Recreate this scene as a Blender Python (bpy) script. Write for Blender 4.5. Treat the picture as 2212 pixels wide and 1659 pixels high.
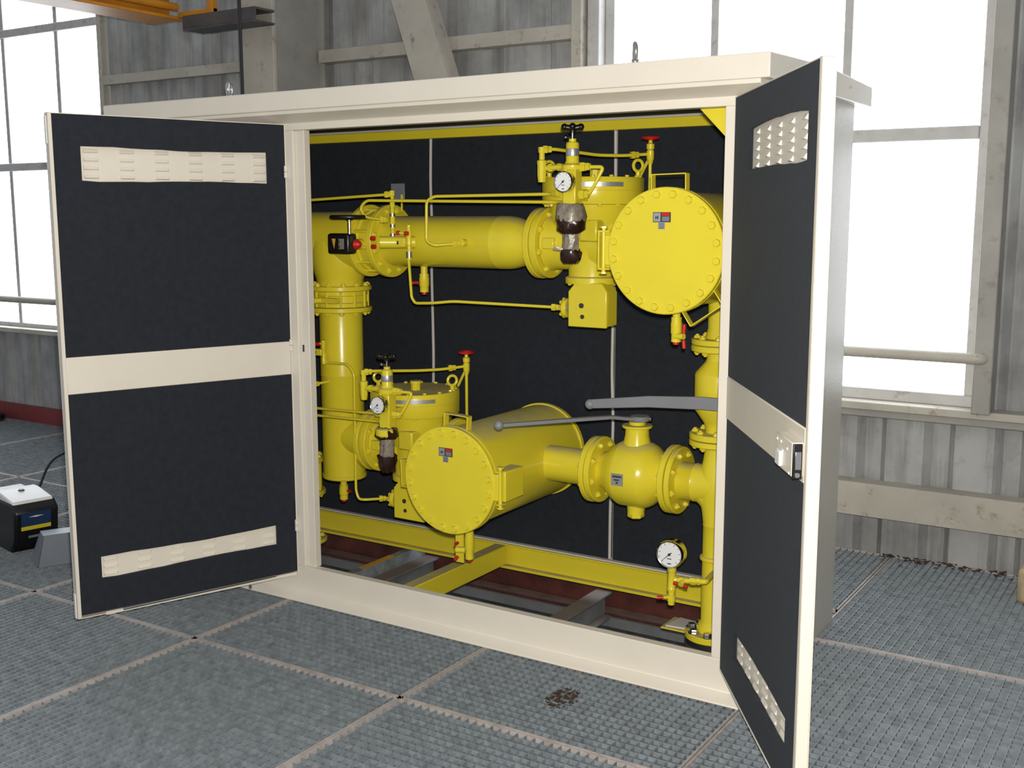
import bpy, math, random
from mathutils import Matrix, Vector
random.seed(7)
for o in list(bpy.data.objects): bpy.data.objects.remove(o)
SC = bpy.context.scene
COL = SC.collection
pi, cos, sin = math.pi, math.cos, math.sin
V = Vector

# ---------------------------------------------------------------- camera
cam_d = bpy.data.cameras.new('camera'); cam = bpy.data.objects.new('camera', cam_d); COL.objects.link(cam)
yaw, pitch, roll = -.5668, -.1502, -.0012
fw = V((sin(yaw)*cos(pitch), cos(yaw)*cos(pitch), sin(pitch)))
rt = V((cos(yaw), -sin(yaw), 0)); up = rt.cross(fw)
r2 = rt*cos(roll)+up*sin(roll); u2 = up*cos(roll)-rt*sin(roll)
CAM = V((2.9497, -3.1714, 1.5165))
m = Matrix((r2, u2, -fw)).transposed().to_4x4(); m.translation = CAM
cam.matrix_world = m
cam_d.sensor_width = 36; cam_d.lens = 36*2408.3/2212; cam_d.clip_start = .05
SC.camera = cam
# ---------------------------------------------------------------- world, flash, exposure
W = bpy.data.worlds.new('world'); SC.world = W; W.use_nodes = True
bg = W.node_tree.nodes['Background']; bg.inputs[0].default_value = (.90, .94, 1, 1); bg.inputs[1].default_value = .42
fl = bpy.data.lights.new('camera_flash', 'POINT'); fl.energy = 450; fl.color = (1, .94, .85); fl.shadow_soft_size = .025
flo = bpy.data.objects.new('camera_flash', fl); COL.objects.link(flo); flo.location = CAM + r2*.02 + u2*.07 + fw*.02
SC.view_settings.view_transform = 'Standard'; SC.view_settings.look = 'None'
SC.view_settings.exposure = 0; SC.view_settings.gamma = 1; SC.view_settings.use_curve_mapping = False
PANE_E = 4.5
SC.cycles.max_bounces = 7; SC.cycles.diffuse_bounces = 3; SC.cycles.glossy_bounces = 3

# ---------------------------------------------------------------- mesh builder
class MB:
    def __init__(s): s.v = []; s.f = []
    def add(s, vs, fs, M=None):
        b = len(s.v); s.v += [tuple(M @ V(p)) if M is not None else tuple(p) for p in vs]
        s.f += [[i+b for i in f] for f in fs]; return s
    def box(s, x0, x1, y0, y1, z0, z1, M=None):
        vs = [(x, y, z) for z in (z0, z1) for y in (y0, y1) for x in (x0, x1)]
        return s.add(vs, [(0, 2, 3, 1), (4, 5, 7, 6), (0, 1, 5, 4), (2, 6, 7, 3), (0, 4, 6, 2), (1, 3, 7, 5)], M)
    def cbox(s, c, d, M=None):
        return s.box(c[0]-d[0]/2, c[0]+d[0]/2, c[1]-d[1]/2, c[1]+d[1]/2, c[2]-d[2]/2, c[2]+d[2]/2, M)
    def frame(s, ax):
        a = V(ax).normalized(); h = V((0, 0, 1)) if abs(a.z) < .9 else V((1, 0, 0))
        e1 = h.cross(a).normalized(); e2 = a.cross(e1); return a, e1, e2
    def lathe(s, o, ax, prof, n=32, M=None, rot=0):
        a, e1, e2 = s.frame(ax); o = V(o); vs = []; fs = []; rows = []
        for r, t in prof:
            if r < 1e-6: rows.append([len(vs)]); vs.append(o+a*t)
            else:
                rows.append(list(range(len(vs), len(vs)+n)))
                for i in range(n):
                    q = rot+2*pi*i/n; vs.append(o+a*t+e1*(r*cos(q))+e2*(r*sin(q)))
        for A, B in zip(rows, rows[1:]):
            for i in range(n):
                j = (i+1) % n
                if len(A) == 1 and len(B) == 1: continue
                if len(A) == 1: fs.append((A[0], B[j], B[i]))
                elif len(B) == 1: fs.append((A[i], A[j], B[0]))
                else: fs.append((A[i], A[j], B[j], B[i]))
        return s.add(vs, fs, M)
    def cyl(s, p, q, r, n=24, M=None, r2=None, rot=0):
        p = V(p); q = V(q); L = (q-p).length
        return s.lathe(p, q-p, [(0, 0), (r, 0), (r if r2 is None else r2, L), (0, L)], n, M, rot)
    def hexa(s, p, ax, r, t, M=None, rot=0):
        return s.lathe(p, ax, [(0, 0), (r, 0), (r, t*.8), (r*.88, t), (0, t)], 6, M, rot)
    def sphere(s, c, r, n=16, M=None, sc=(1, 1, 1)):
        k = n//2; vs = []; 
        pr = [(sin(pi*i/k), -cos(pi*i/k)) for i in range(k+1)]
        t = MB().lathe((0, 0, 0), (0, 0, 1), [(max(a, 0), b) for a, b in pr], n)
        return s.add([(c[0]+r*sc[0]*x, c[1]+r*sc[1]*y, c[2]+r*sc[2]*z) for x, y, z in t.v], t.f, M)
    def torus(s, c, ax, R, r, n=24, k=10, M=None):
        a, e1, e2 = s.frame(ax); c = V(c); vs = []; fs = []
        for i in range(n):
            q = 2*pi*i/n; d = e1*cos(q)+e2*sin(q)
            for j in range(k):
                w = 2*pi*j/k; vs.append(c+d*(R+r*cos(w))+a*(r*sin(w)))
        for i in range(n):
            for j in range(k):
                i2 = (i+1) % n; j2 = (j+1) % k; fs.append((i*k+j, i2*k+j, i2*k+j2, i*k+j2))
        return s.add(vs, fs, M)
    def tube(s, pts, r, bend=.02, n=10, M=None, cap=True):
        P = [V(p) for p in pts]; path = [P[0]]
        for i in range(1, len(P)-1):
            d0 = P[i-1]-P[i]; d1 = P[i+1]-P[i]; b = min(bend, d0.length*.45, d1.length*.45)
            a = P[i]+d0.normalized()*b; c = P[i]+d1.normalized()*b
            for k in range(6):
                t = k/5; path.append(a*(1-t)**2+P[i]*2*t*(1-t)+c*t*t)
        path.append(P[-1])
        pth = [path[0]]
        for q in path[1:]:
            if (q-pth[-1]).length > 1e-5: pth.append(q)
        T0 = (pth[1]-pth[0]).normalized(); _, e1, e2 = s.frame(T0); vs = []; fs = []
        R = r if isinstance(r, (list, tuple)) else None
        for i, p in enumerate(pth):
            if i == 0: T = T0
            elif i == len(pth)-1: T = (pth[i]-pth[i-1]).normalized()
            else: T = ((pth[i+1]-pth[i]).normalized()+(pth[i]-pth[i-1]).normalized()).normalized()
            e1 = (e1-T*e1.dot(T)).normalized(); e2 = T.cross(e1)
            rr = R[0]+(R[1]-R[0])*i/(len(pth)-1) if R else r
            for j in range(n):
                q = 2*pi*j/n; vs.append(p+e1*(rr*cos(q))+e2*(rr*sin(q)))
        for i in range(len(pth)-1):
            for j in range(n):
                j2 = (j+1) % n; fs.append((i*n+j, i*n+j2, (i+1)*n+j2, (i+1)*n+j))
        if cap: fs.append(tuple(range(n))[::-1]); fs.append(tuple(range((len(pth)-1)*n, len(pth)*n)))
        return s.add(vs, fs, M)
    def prism(s, poly, ext, M=None):
        n = len(poly); e = V(ext); vs = [V(p) for p in poly]+[V(p)+e for p in poly]
        fs = [tuple(range(n))[::-1], tuple(range(n, 2*n))]+[(i, (i+1) % n, (i+1) % n+n, i+n) for i in range(n)]
        return s.add(vs, fs, M)
    def mesh(s, name, mat, smooth=True):
        me = bpy.data.meshes.new(name); me.from_pydata(s.v, [], s.f); me.validate()
        import bmesh
        b = bmesh.new(); b.from_mesh(me); bmesh.ops.recalc_face_normals(b, faces=b.faces); b.to_mesh(me); b.free()
        if smooth: me.shade_smooth(); me.set_sharp_from_angle(angle=math.radians(38))
        me.materials.append(mat); return me

WM = {}          # world matrix of each object
def link(o, parent, mat4):
    COL.objects.link(o); WM[o] = mat4
    if parent is not None:
        o.parent = parent; o.matrix_parent_inverse = WM[parent].inverted()
    o.matrix_basis = mat4
    return o
def tag(o, label=None, cat=None, group=None, kind=None):
    if label: o['label'] = label
    if cat: o['category'] = cat
    if group: o['group'] = group
    if kind: o['kind'] = kind
    return o
def obj(name, mb, mat, parent=None, bev=0, label=None, kind=None, smooth=True):
    o = bpy.data.objects.new(name, mb.mesh(name, mat, smooth)); link(o, parent, Matrix())
    if bev:
        b = o.modifiers.new('bevel', 'BEVEL'); b.width = bev; b.segments = 2; b.limit_method = 'ANGLE'; b.angle_limit = math.radians(50)
    return tag(o, label, kind=kind)
def thing(name, label, cat, loc, group=None):
    o = bpy.data.objects.new(name, None); o.empty_display_size = .05
    link(o, None, Matrix.Translation(V(loc))); return tag(o, label, cat, group)
def inst(name, me, M, parent):
    return link(bpy.data.objects.new(name, me), parent, M)
def axmat(p, ax, rot=0):
    a, e1, e2 = MB().frame(ax); M = Matrix((e1, e2, a)).transposed().to_4x4(); M.translation = V(p)
    return M @ Matrix.Rotation(rot, 4, 'Z')

# ---------------------------------------------------------------- materials
MAT = {}
def nmat(name):
    mt = bpy.data.materials.new(name); mt.use_nodes = True; nt = mt.node_tree
    MAT[name] = mt; return mt, nt, nt.nodes['Principled BSDF'], nt.nodes, nt.links
def mixc(nt, fac, a, b):
    n = nt.nodes.new('ShaderNodeMix'); n.data_type = 'RGBA'
    for sock, val in ((n.inputs[0], fac), (n.inputs[6], a), (n.inputs[7], b)):
        if hasattr(val, 'is_output'): nt.links.new(val, sock)
        else: sock.default_value = val if not isinstance(val, tuple) else (*val, 1)[:4]
    return n.outputs[2]
def noise(nt, scale, detail=4, rough=.6, vec=None, sc=None):
    tc = nt.nodes.new('ShaderNodeNewGeometry'); n = nt.nodes.new('ShaderNodeTexNoise')
    n.inputs['Scale'].default_value = scale; n.inputs['Detail'].default_value = detail; n.inputs['Roughness'].default_value = rough
    src = tc.outputs['Position']
    if sc:
        mp = nt.nodes.new('ShaderNodeMapping'); mp.inputs['Scale'].default_value = sc; nt.links.new(src, mp.inputs[0]); src = mp.outputs[0]
    nt.links.new(src, n.inputs['Vector']); return n.outputs['Fac']
def ramp(nt, src, lo, hi, a=0, b=1):
    r = nt.nodes.new('ShaderNodeMapRange'); nt.links.new(src, r.inputs[0]); r.clamp = True
    for i, v in zip((1, 2, 3, 4), (lo, hi, a, b)): r.inputs[i].default_value = v
    return r.outputs[0]
def mul(nt, a, b):
    n = nt.nodes.new('ShaderNodeMath'); n.operation = 'MULTIPLY'
    for s, x in zip(n.inputs, (a, b)):
        if hasattr(x, 'is_output'): nt.links.new(x, s)
        else: s.default_value = x
    return n.outputs[0]
def bump(nt, bsdf, h, strength, dist=.002):
    n = nt.nodes.new('ShaderNodeBump'); n.inputs['Strength'].default_value = strength; n.inputs['Distance'].default_value = dist
    nt.links.new(h, n.inputs['Height']); nt.links.new(n.outputs[0], bsdf.inputs['Normal'])
def paint(name, col, rough=.4, var=.08, vs=6, dust=0, bmp=0, bs=300, metal=0, spots=0, spotcol=(.12, .06, .03), spec=.5, dustcol=(.33, .30, .25)):
    mt, nt, b, N, L = nmat(name)
    c2 = tuple(x*(1-var*2) for x in col)
    c = mixc(nt, ramp(nt, noise(nt, vs), .35, .7), col, c2)
    if spots:
        c = mixc(nt, mul(nt, ramp(nt, noise(nt, 14, 6, .75), .57, .70), spots), c, spotcol)
    if dust:
        g = N.new('ShaderNodeNewGeometry'); sp = N.new('ShaderNodeSeparateXYZ'); L.new(g.outputs['Normal'], sp.inputs[0])
        d = mul(nt, ramp(nt, sp.outputs[2], .72, .98), ramp(nt, noise(nt, 9, 5), .25, .6, .35, 1))
        d = mul(nt, d, dust); c = mixc(nt, d, c, dustcol)
        L.new(ramp(nt, d, 0, 1, rough, .9), b.inputs['Roughness'])
    else: b.inputs['Roughness'].default_value = rough
    L.new(c, b.inputs['Base Color']); b.inputs['Metallic'].default_value = metal; b.inputs['Specular IOR Level'].default_value = spec
    if bmp: bump(nt, b, noise(nt, bs, 2), bmp)
    return mt
YEL = paint('yellow_paint', (.76, .64, .035), .24, .03, dust=.75, bmp=.07, bs=40, spec=.42)
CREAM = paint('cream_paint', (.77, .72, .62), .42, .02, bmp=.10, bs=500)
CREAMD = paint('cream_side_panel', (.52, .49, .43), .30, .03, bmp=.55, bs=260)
FOAM = paint('dark_acoustic_foam', (.021, .025, .034), .85, .12, vs=40, bmp=.5, bs=700, spec=.25)
BLACK = paint('black_plastic', (.008, .008, .009), .32, .02)
RED = paint('red_plastic', (.55, .016, .010), .35, .05)
CHROME = paint('polished_steel', (.72, .71, .68), .16, .03, metal=1)
ZINC = paint('zinc_plated_steel', (.55, .55, .52), .32, .1, metal=1)
GREYP = paint('grey_lever_paint', (.235, .245, .265), .45, .04, dust=.25)
SILVER = paint('silver_label', (.60, .60, .60), .30, .06, metal=.7)
WHITE = paint('white_plastic', (.80, .80, .78), .4, .02)
DIAL = paint('white_dial', (.82, .83, .84), .35, .01)
DARKP = paint('dark_print', (.035, .035, .045), .5, .05)
BROWN = paint('brown_tape', (.030, .012, .010), .22, .15, vs=30)
TAN = paint('tan_packing_film', (.30, .26, .20), .30, .25, vs=60, bmp=.6, bs=90)
STRIP = paint('pale_seam_strip', (.62, .60, .56), .5, .05)
GALV = paint('galvanised_steel', (.285, .325, .355), .60, .2, vs=25, metal=.2, spots=.2, spotcol=(.10, .075, .06))
GALVF = paint('galvanised_fill', (.138, .182, .212), .62, .16, vs=14, metal=.1, bmp=.3, bs=60, spots=.10, spotcol=(.09, .07, .06))
GALVE = paint('grating_edge_bar', (.47, .43, .41), .6, .15, vs=20, spots=.3, spotcol=(.16, .09, .06))
CLAD = paint('weathered_cladding', (.40, .405, .40), .62, .22, vs=3, spots=.22, spotcol=(.07, .055, .04), bmp=.2, bs=30)
STEEL = paint('old_cream_steel', (.46, .43, .37), .55, .10, vs=4, spots=.65, spotcol=(.14, .07, .035))
STEELG = paint('old_grey_steel', (.34, .33, .30), .6, .10, vs=4, spots=.4, spotcol=(.13, .08, .05))
WINF = paint('window_frame_paint', (.52, .51, .50), .6, .10, vs=6, spots=.5, spotcol=(.13, .08, .05))
REDBOARD = paint('red_kick_board', (.22, .035, .04), .6, .1)
ORANGE = paint('orange_crane_paint', (.62, .24, .014), .45, .10, spots=.3, spotcol=(.2, .07, .02))
DARKST = paint('dark_steel', (.085, .080, .080), .6, .2, spots=.6, spotcol=(.12, .045, .02))
REDBEAM = paint('red_oxide_beam', (.115, .030, .022), .5, .30, vs=8, dust=.8, dustcol=(.26, .19, .17))
GREYBEAM = paint('grey_floor_beam', (.17, .18, .185), .6, .15, vs=8, dust=.8, dustcol=(.22, .17, .15))
WOOD = paint('pale_wood', (.46, .36, .22), .7, .15, vs=20, spots=.5, spotcol=(.30, .16, .12))
BLUE = paint('blue_print', (.012, .035, .10), .4, .05)
YLAB = paint('yellow_print', (.62, .50, .03), .4, .03)
TRIY = paint('orange_print', (.75, .36, .06), .45, .03)
DARKV = paint('dark_void', (.012, .012, .012), .9, .1)
RUBBER = paint('black_rubber', (.012, .012, .013), .6, .05)
SHEET = paint('grey_sheet_metal', (.22, .25, .29), .45, .08, metal=.3)
LEAF = paint('dead_leaves', (.075, .042, .026), .85, .3, vs=60)
FOAM.node_tree.nodes['Principled BSDF'].inputs['Sheen Weight'].default_value = .055
FOAM.node_tree.nodes['Principled BSDF'].inputs['Sheen Roughness'].default_value = .45
FOAM.node_tree.nodes['Principled BSDF'].inputs['Sheen Tint'].default_value = (.75, .86, 1, 1)
# rain and dust streaks down the cladding
nt = CLAD.node_tree; b = nt.nodes['Principled BSDF']; old = b.inputs['Base Color'].links[0].from_socket
st = mul(nt, ramp(nt, noise(nt, 16, 5, .7, sc=(1, 1, .06)), .47, .72), .62)
nt.links.new(mixc(nt, st, old, (.115, .110, .100)), b.inputs['Base Color'])
mt, nt, b, N, L = nmat('bright_window_glass')
b.inputs['Base Color'].default_value = (.8, .85, .9, 1); b.inputs['Emission Color'].default_value = (.90, .95, 1, 1); b.inputs['Emission Strength'].default_value = PANE_E
b.inputs['Roughness'].default_value = .15
GLASS = mt

# ================================================================= SETTING
WY = 1.85
# ---- corrugated back wall
def corrug(mb, x0, x1, z0, z1, y=WY, pitch=.29, d=.045):
    prof = [(0, 0), (.155, 0), (.185, d), (.255, d), (.285, 0)]
    xs = []; k = math.floor(x0/pitch)-1
    while k*pitch < x1+pitch:
        for a, h in prof: xs.append((k*pitch+a, h))
        k += 1
    def at(x):
        for (xa, ha), (xb, hb) in zip(xs, xs[1:]):
            if xa <= x <= xb: return ha+(hb-ha)*(x-xa)/max(xb-xa, 1e-9)
        return 0
    pts = [(x0, at(x0))]+[p for p in xs if x0 < p[0] < x1]+[(x1, at(x1))]
    vs = []; fs = []
    for x, h in pts: vs += [(x, y+h, z0), (x, y+h, z1)]
    for i in range(len(pts)-1): fs.append((2*i, 2*i+2, 2*i+3, 2*i+1))
    return mb.add(vs, fs)
mb = MB()
corrug(mb, -9, 6, -1.6, .66); corrug(mb, -3.42, .20, .66, 4.0); corrug(mb, 2.16, 6, .66, 4.0)
wall = tag(obj('wall_back', mb, CLAD, smooth=False), kind='structure')

# ---- grating floor
tag(obj('floor', MB().box(-9, 6, -5, 1.84, -1.62, -1.6), DARKV), kind='structure')
floor = bpy.data.objects['floor']
PX, PY = .945, 1.2
HOLE = (-.96, 1.78, .03, 1.0)
def grating(x0, x1, y0, y1, hole=None):
    g = .003; x0 += g; x1 -= g; y0 += g; y1 -= g
    fr = MB()
    for a in ((x0, x1, y0, y0+.006), (x0, x1, y1-.006, y1), (x0, x0+.006, y0, y1), (x1-.006, x1, y0, y1)): fr.box(*a, -.035, .001)
    p = obj('grating_panel', fr, GALVE, floor, smooth=False)
    bars = MB(); x = x0+.03
    while x < x1-.01: bars.box(x-.0017, x+.0017, y0+.006, y1-.006, -.03, 0); x += .0297
    y = y0+.033
    while y < y1-.01: bars.box(x0+.006, x1-.006, y-.0009, y+.0009, -.016, -.0008); y += .0333
    obj('bar_grid', bars, GALV, p, kind='stuff', smooth=False)
    pl = MB(); zt = -.015
    if hole is None: pl.box(x0, x1, y0, y1, zt-.003, zt)
    else:
        hx0, hx1, hy0, hy1 = hole
        for a in ((x0, hx0, y0, y1), (hx1, x1, y0, y1), (hx0, hx1, y0, hy0), (hx0, hx1, hy1, y1)): pl.box(*a, zt-.003, zt)
    obj('infill_sheet', pl, GALVF, p, smooth=False)
ys = [-4.13, -2.93, -1.73, -.53, .67, 1.84]
for i in range(-7, 4):
    xa = -.1+PX*i; xb = xa+PX
    for ya, yb in zip(ys, ys[1:]):
        a, b_ = ya, yb
        if xb > HOLE[0] and xa < HOLE[1]-.01:
            if ya == -.53: b_ = HOLE[2]
            if ya == .67: a = HOLE[3]
        hole = None
        if i == 2 and ya == -.53: hole = (2.2685, 2.298, .3385, .3718)
        grating(xa, xb, a, b_, hole)

# ---- beams under the open cabinet base
def ibeam(name, label, p0, p1, h, w, mat, t=.012):
    p0 = V(p0); p1 = V(p1); d = (p1-p0).normalized(); s = V((0, 0, 1)).cross(d); L = p1-p0; Z = V((0, 0, 1))
    mb = MB()
    def slab(a0, a1, b0, b1): mb.prism([p0+s*a0+Z*b0, p0+s*a1+Z*b0, p0+s*a1+Z*b1, p0+s*a0+Z*b1], L)
    slab(-w/2, w/2, -t, 0); slab(-w/2, w/2, -h, -h+t); slab(-t/3, t/3, -h+t, -t)
    o = obj(name, mb, mat, bev=.003); return tag(o, label, 'beam')
ibeam('floor_beam', 'rust-red steel beam running lengthwise under the open cabinet base', (-2.5, 1.02, -.055), (3, 1.02, -.055), .14, .14, REDBEAM)
ibeam('floor_beam', 'grey cross beam with rusty top below the pressure gauge', (.80, .05, -.085), (.80, .95, -.085), .12, .075, GREYBEAM)
ibeam('floor_beam', 'grey cross beam beside the far left floor flange', (-.12, .05, -.085), (-.12, .95, -.085), .12, .075, GREYBEAM)
tag(obj('toe_plate', MB().box(-2.4, 3, .93, .945, -.238, -.196), GREYBEAM), 'galvanised flat bar under the rust-red floor beam', 'bar')
tag(obj('edge_bar', MB().box(-.20, -.165, .06, .95, -.10, -.035), GALV), 'galvanised edge bar with orange paint marks beside grey cross beam', 'bar')
obj('paint_mark', MB().box(-.1999, -.166, .50, .72, -.0349, -.034), TRIY, bpy.data.objects['edge_bar'])

# ---- windows
def window(name, x0, x1, z0, z1, mull, trans, fw_=.05):
    yb, yf = WY-.005, WY+.045
    fr = MB()
    fr.box(x0, x1, yb, yf, z0, z0+fw_); fr.box(x0, x1, yb, yf, z1-fw_, z1); fr.box(x0, x0+fw_, yb, yf, z0+fw_, z1-fw_); fr.box(x1-fw_, x1, yb, yf, z0+fw_, z1-fw_)
    w = tag(obj(name, fr, WINF, bev=.004), kind='structure')
    for x in mull: obj('mullion', MB().box(x-.019, x+.019, yb+.004, yf, z0+fw_, z1-fw_), WINF, w, bev=.003)
    for z in trans: obj('transom', MB().box(x0+fw_, x1-fw_, yb-.01, yf-.001, z-.028, z+.028), WINF, w, bev=.006)
    xs = [x0+fw_]+list(mull)+[x1-fw_]; zs = [z0+fw_]+list(trans)+[z1-fw_]
    for xa, xb in zip(xs, xs[1:]):
        for za, zb in zip(zs, zs[1:]):
            obj('pane', MB().box(xa, xb, WY+.028, WY+.034, za, zb), GLASS, w)
    return w
w1 = window('window_1', .30, 2.10, .70, 4.0, (.87, 1.49), (1.855, 2.95))
w2 = window('window_2', -7.2, -3.45, .70, 4.0, (-6.4, -5.8, -5.18, -4.58, -3.97), (1.865, 2.80), .03)
# posts either side of the right window, sills and handrails
def trimbox(n, *a, mat=STEEL, bev=.005):
    return tag(obj('trim_%d' % n, MB().box(*a), mat, bev=bev), kind='structure')
trimbox(1, .165, .225, 1.74, 1.87, 0, 4.0); trimbox(2, .235, .30, 1.78, 1.87, 0, 4.0, mat=WINF)
trimbox(3, 2.10, 2.175, 1.74, 1.90, .69, 4.0, mat=STEELG)
trimbox(4, .10, 6, 1.755, 1.86, .665, .70); trimbox(5, -9, -3.3, 1.755, 1.86, .665, .70)
trimbox(6, .10, 6, 1.785, 1.86, .63, .664, mat=STEELG)
trimbox(7, -3.475, -3.435, 1.80, 1.86, .70, 4.0)
def rail(n, x0, x1, z, ends):
    mb = MB(); y = 1.73
    pts = ([(x0, 1.85, z)] if ends[0] else [])+[(x0, y, z), (x1, y, z)]+([(x1, 1.85, z)] if ends[1] else [])
    mb.tube(pts, .024, .03, 14); return tag(obj('trim_%d' % n, mb, STEEL), kind='structure')
rail(8, .30, 2.135, .925, (0, 1)); rail(9, -9, -3.5, .915, (0, 1))

def channel_x(name, label, x0, x1, y0, z0, z1, depth, mat=STEEL):
    t = .008; mb = MB().box(x0, x1, y0, y0+t, z0, z1).box(x0, x1, y0+t, y0+depth, z1-t, z1).box(x0, x1, y0+t, y0+depth, z0, z0+t)
    return tag(obj(name, mb, mat, bev=.002), label, 'girt')
channel_x('wall_girt', 'low rusty cream wall rail below the right window sill', .1, 6, 1.75, .185, .335, .10)
channel_x('wall_girt', 'cream wall rail between column and right window behind diagonal brace', -1.50, .165, 1.77, 2.375, 2.445, .09)
channel_x('wall_girt', 'cream wall rail between left window and wide wall column', -3.43, -2.1, 1.80, 2.375, 2.435, .06)
# column (H section)
col = thing('wall_column', 'wide grey steel column standing against the corrugated wall', 'column', (-1.62, 1.6, 0))
obj('front_flange', MB().box(-1.75, -1.49, 1.40, 1.425, 0, 4), STEEL, col, bev=.003)
obj('back_flange', MB().box(-1.82, -1.49, 1.80, 1.825, 0, 4), STEELG, col, bev=.003)
obj('web', MB().box(-1.535, -1.52, 1.425, 1.80, 0, 4), STEELG, col)
obj('web', MB().box(-1.73, -1.715, 1.425, 1.80, 0, 4), STEELG, col)
# diagonal brace: angle section
def slant(p0, p1, w, t, dy):
    p0 = V(p0); p1 = V(p1); d = (p1-p0).normalized(); s = V((0, 1, 0)).cross(d).normalized()
    mb = MB(); mb.prism([p0-s*w/2, p0+s*w/2, p0+s*w/2+V((0, t, 0)), p0-s*w/2+V((0, t, 0))], p1-p0)
    e = s if s.x > 0 else -s
    T_ = V((0, t, 0)); mb.prism([p0+e*w/2+T_, p0+e*(w/2-t)+T_, p0+e*(w/2-t)+V((0, dy, 0)), p0+e*w/2+V((0, dy, 0))], p1-p0); return mb
tag(obj('diagonal_brace', slant((-1.21, 1.60, 4.0), (-.02, 1.60, .6), .20, .014, .12), STEEL, bev=.002), 'cream diagonal angle brace crossing the corrugated wall', 'brace')
tag(obj('baseboard_back', MB().box(-9, -2.0, 1.80, 1.84, 0, .115), REDBOARD), kind='structure')
# crane parts
cr = thing('crane_girder', 'orange yellow crane girder at the upper left', 'crane', (-2.0, 0, 2.6))
obj('flange', MB().box(-2.34, -2.10, -1.2, 1.33, 2.60, 2.618), ORANGE, cr, bev=.003)
obj('web', MB().box(-2.235, -2.215, -1.2, 1.33, 2.618, 2.74), ORANGE, cr)
obj('flange', MB().box(-2.34, -2.10, -1.2, 1.33, 2.74, 2.758), ORANGE, cr)
obj('side_rail', MB().cyl((-2.10, -1.2, 2.665), (-2.10, 1.28, 2.665), .022, 14), ORANGE, cr)
obj('end_post', MB().box(-1.86, -1.82, 1.28, 1.32, 2.612, 3.0), ORANGE, cr, bev=.003)
obj('end_tie', MB().box(-2.10, -1.82, 1.29, 1.33, 2.612, 2.64), ORANGE, cr, bev=.003)
rb = thing('runway_bracket', 'dark rusty steel bracket fixed to the wall column', 'bracket', (-1.9, 1.36, 2.5))
obj('flange', MB().box(-2.02, -1.47, 1.25, 1.398, 2.530, 2.542), DARKST, rb, bev=.002)
obj('web', MB().box(-2.02, -1.47, 1.25, 1.262, 2.542, 2.596), DARKST, rb)
obj('flange', MB().box(-2.02, -1.47, 1.25, 1.398, 2.596, 2.608), DARKST, rb)
tag(obj('hanging_cable', MB().tube([(-1.43, 1.10, 4.0), (-1.427, 1.10, 2.6), (-1.425, 1.10, .02)], .0095, .1, 8), RUBBER), 'black cable hanging down in front of the wall column', 'cable')

# ================================================================= CABINET
LX, RX, BY, ZT = -1.0, 1.806, .877, 1.90
cab = thing('equipment_cabinet', 'cream sheet-metal cabinet with open doors and dark foam lining', 'cabinet', (.40, .44, 0))
ZB, ZO = .133, 1.833
# front frame
bs = MB().prism([(LX, 0, ZB), (LX, .035, ZB), (LX, .035, .0), (LX, -.045, 0), (LX, -.045, .006), (LX, 0, .028)], (RX-LX, 0, 0))
obj('base_plinth', bs, CREAM, cab, bev=.002)
obj('door_post', MB().box(-.108, -.046, 0, .045, ZB, ZO).box(-.046, 0, .012, .045, ZB, ZO), CREAM, cab, bev=.0025)
obj('door_post', MB().box(1.676, RX, 0, .022, ZB, ZO), CREAM, cab, bev=.0025)
hd = MB().prism([(LX, 0, ZO), (LX, 0, 1.860), (LX, -.068, 1.886), (LX, -.068, 1.90), (LX, .045, 1.90), (LX, .045, ZO)], (RX-LX, 0, 0))
obj('header_rail', hd, CREAM, cab, bev=.002)
obj('left_panel', MB().box(LX, -.112, -.004, .03, .1, 1.855), CREAM, cab, bev=.003)
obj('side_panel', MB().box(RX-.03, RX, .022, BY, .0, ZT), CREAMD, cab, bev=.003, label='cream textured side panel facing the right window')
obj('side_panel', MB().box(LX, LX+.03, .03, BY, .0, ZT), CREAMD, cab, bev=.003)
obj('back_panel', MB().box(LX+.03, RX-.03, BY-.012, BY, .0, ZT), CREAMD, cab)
rf = obj('roof', MB().prism([(-1.03, -.078, 1.898), (-1.03, -.078, 1.968), (-1.03, .45, 1.985), (-1.03, .985, 1.968), (-1.03, .985, 1.898)], (2.866, 0, 0)), CREAM, cab, bev=.004)
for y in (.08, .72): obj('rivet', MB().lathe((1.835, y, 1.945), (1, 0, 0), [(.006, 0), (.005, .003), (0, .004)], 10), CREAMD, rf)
for x, y in ((-.60, .22), (1.30, .16)):
    obj('lifting_eye', MB().torus((x, y, 2.035), (1, .6, 0), .025, .008).cyl((x, y, 1.97), (x, y, 2.012), .012), ZINC, cab, label='lifting eye on cabinet roof')
# foam lining
FY = .84
for xa, xb in ((LX+.03, -.026), (-.014, .879), (.891, RX-.03)):
    obj('foam_panel', MB().box(xa, xb, FY, BY-.012, .095, 1.86), FOAM, cab, bev=.004)
for x0 in (-.02, .885):
    pts = [(x0+random.uniform(-.006, .006), FY-.002, .10+1.75*i/9) for i in range(10)]
    obj('seam_cord', MB().tube(pts, .0065, .05, 8), STRIP, cab)
obj('foam_panel', MB().box(RX-.05, RX-.03, .05, FY, .1, 1.86), FOAM, cab)
obj('foam_panel', MB().box(LX+.03, LX+.05, .05, FY, .1, 1.86), FOAM, cab)
obj('foam_panel', MB().box(LX+.05, RX-.05, .05, FY, 1.893, 1.898), FOAM, cab)
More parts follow.
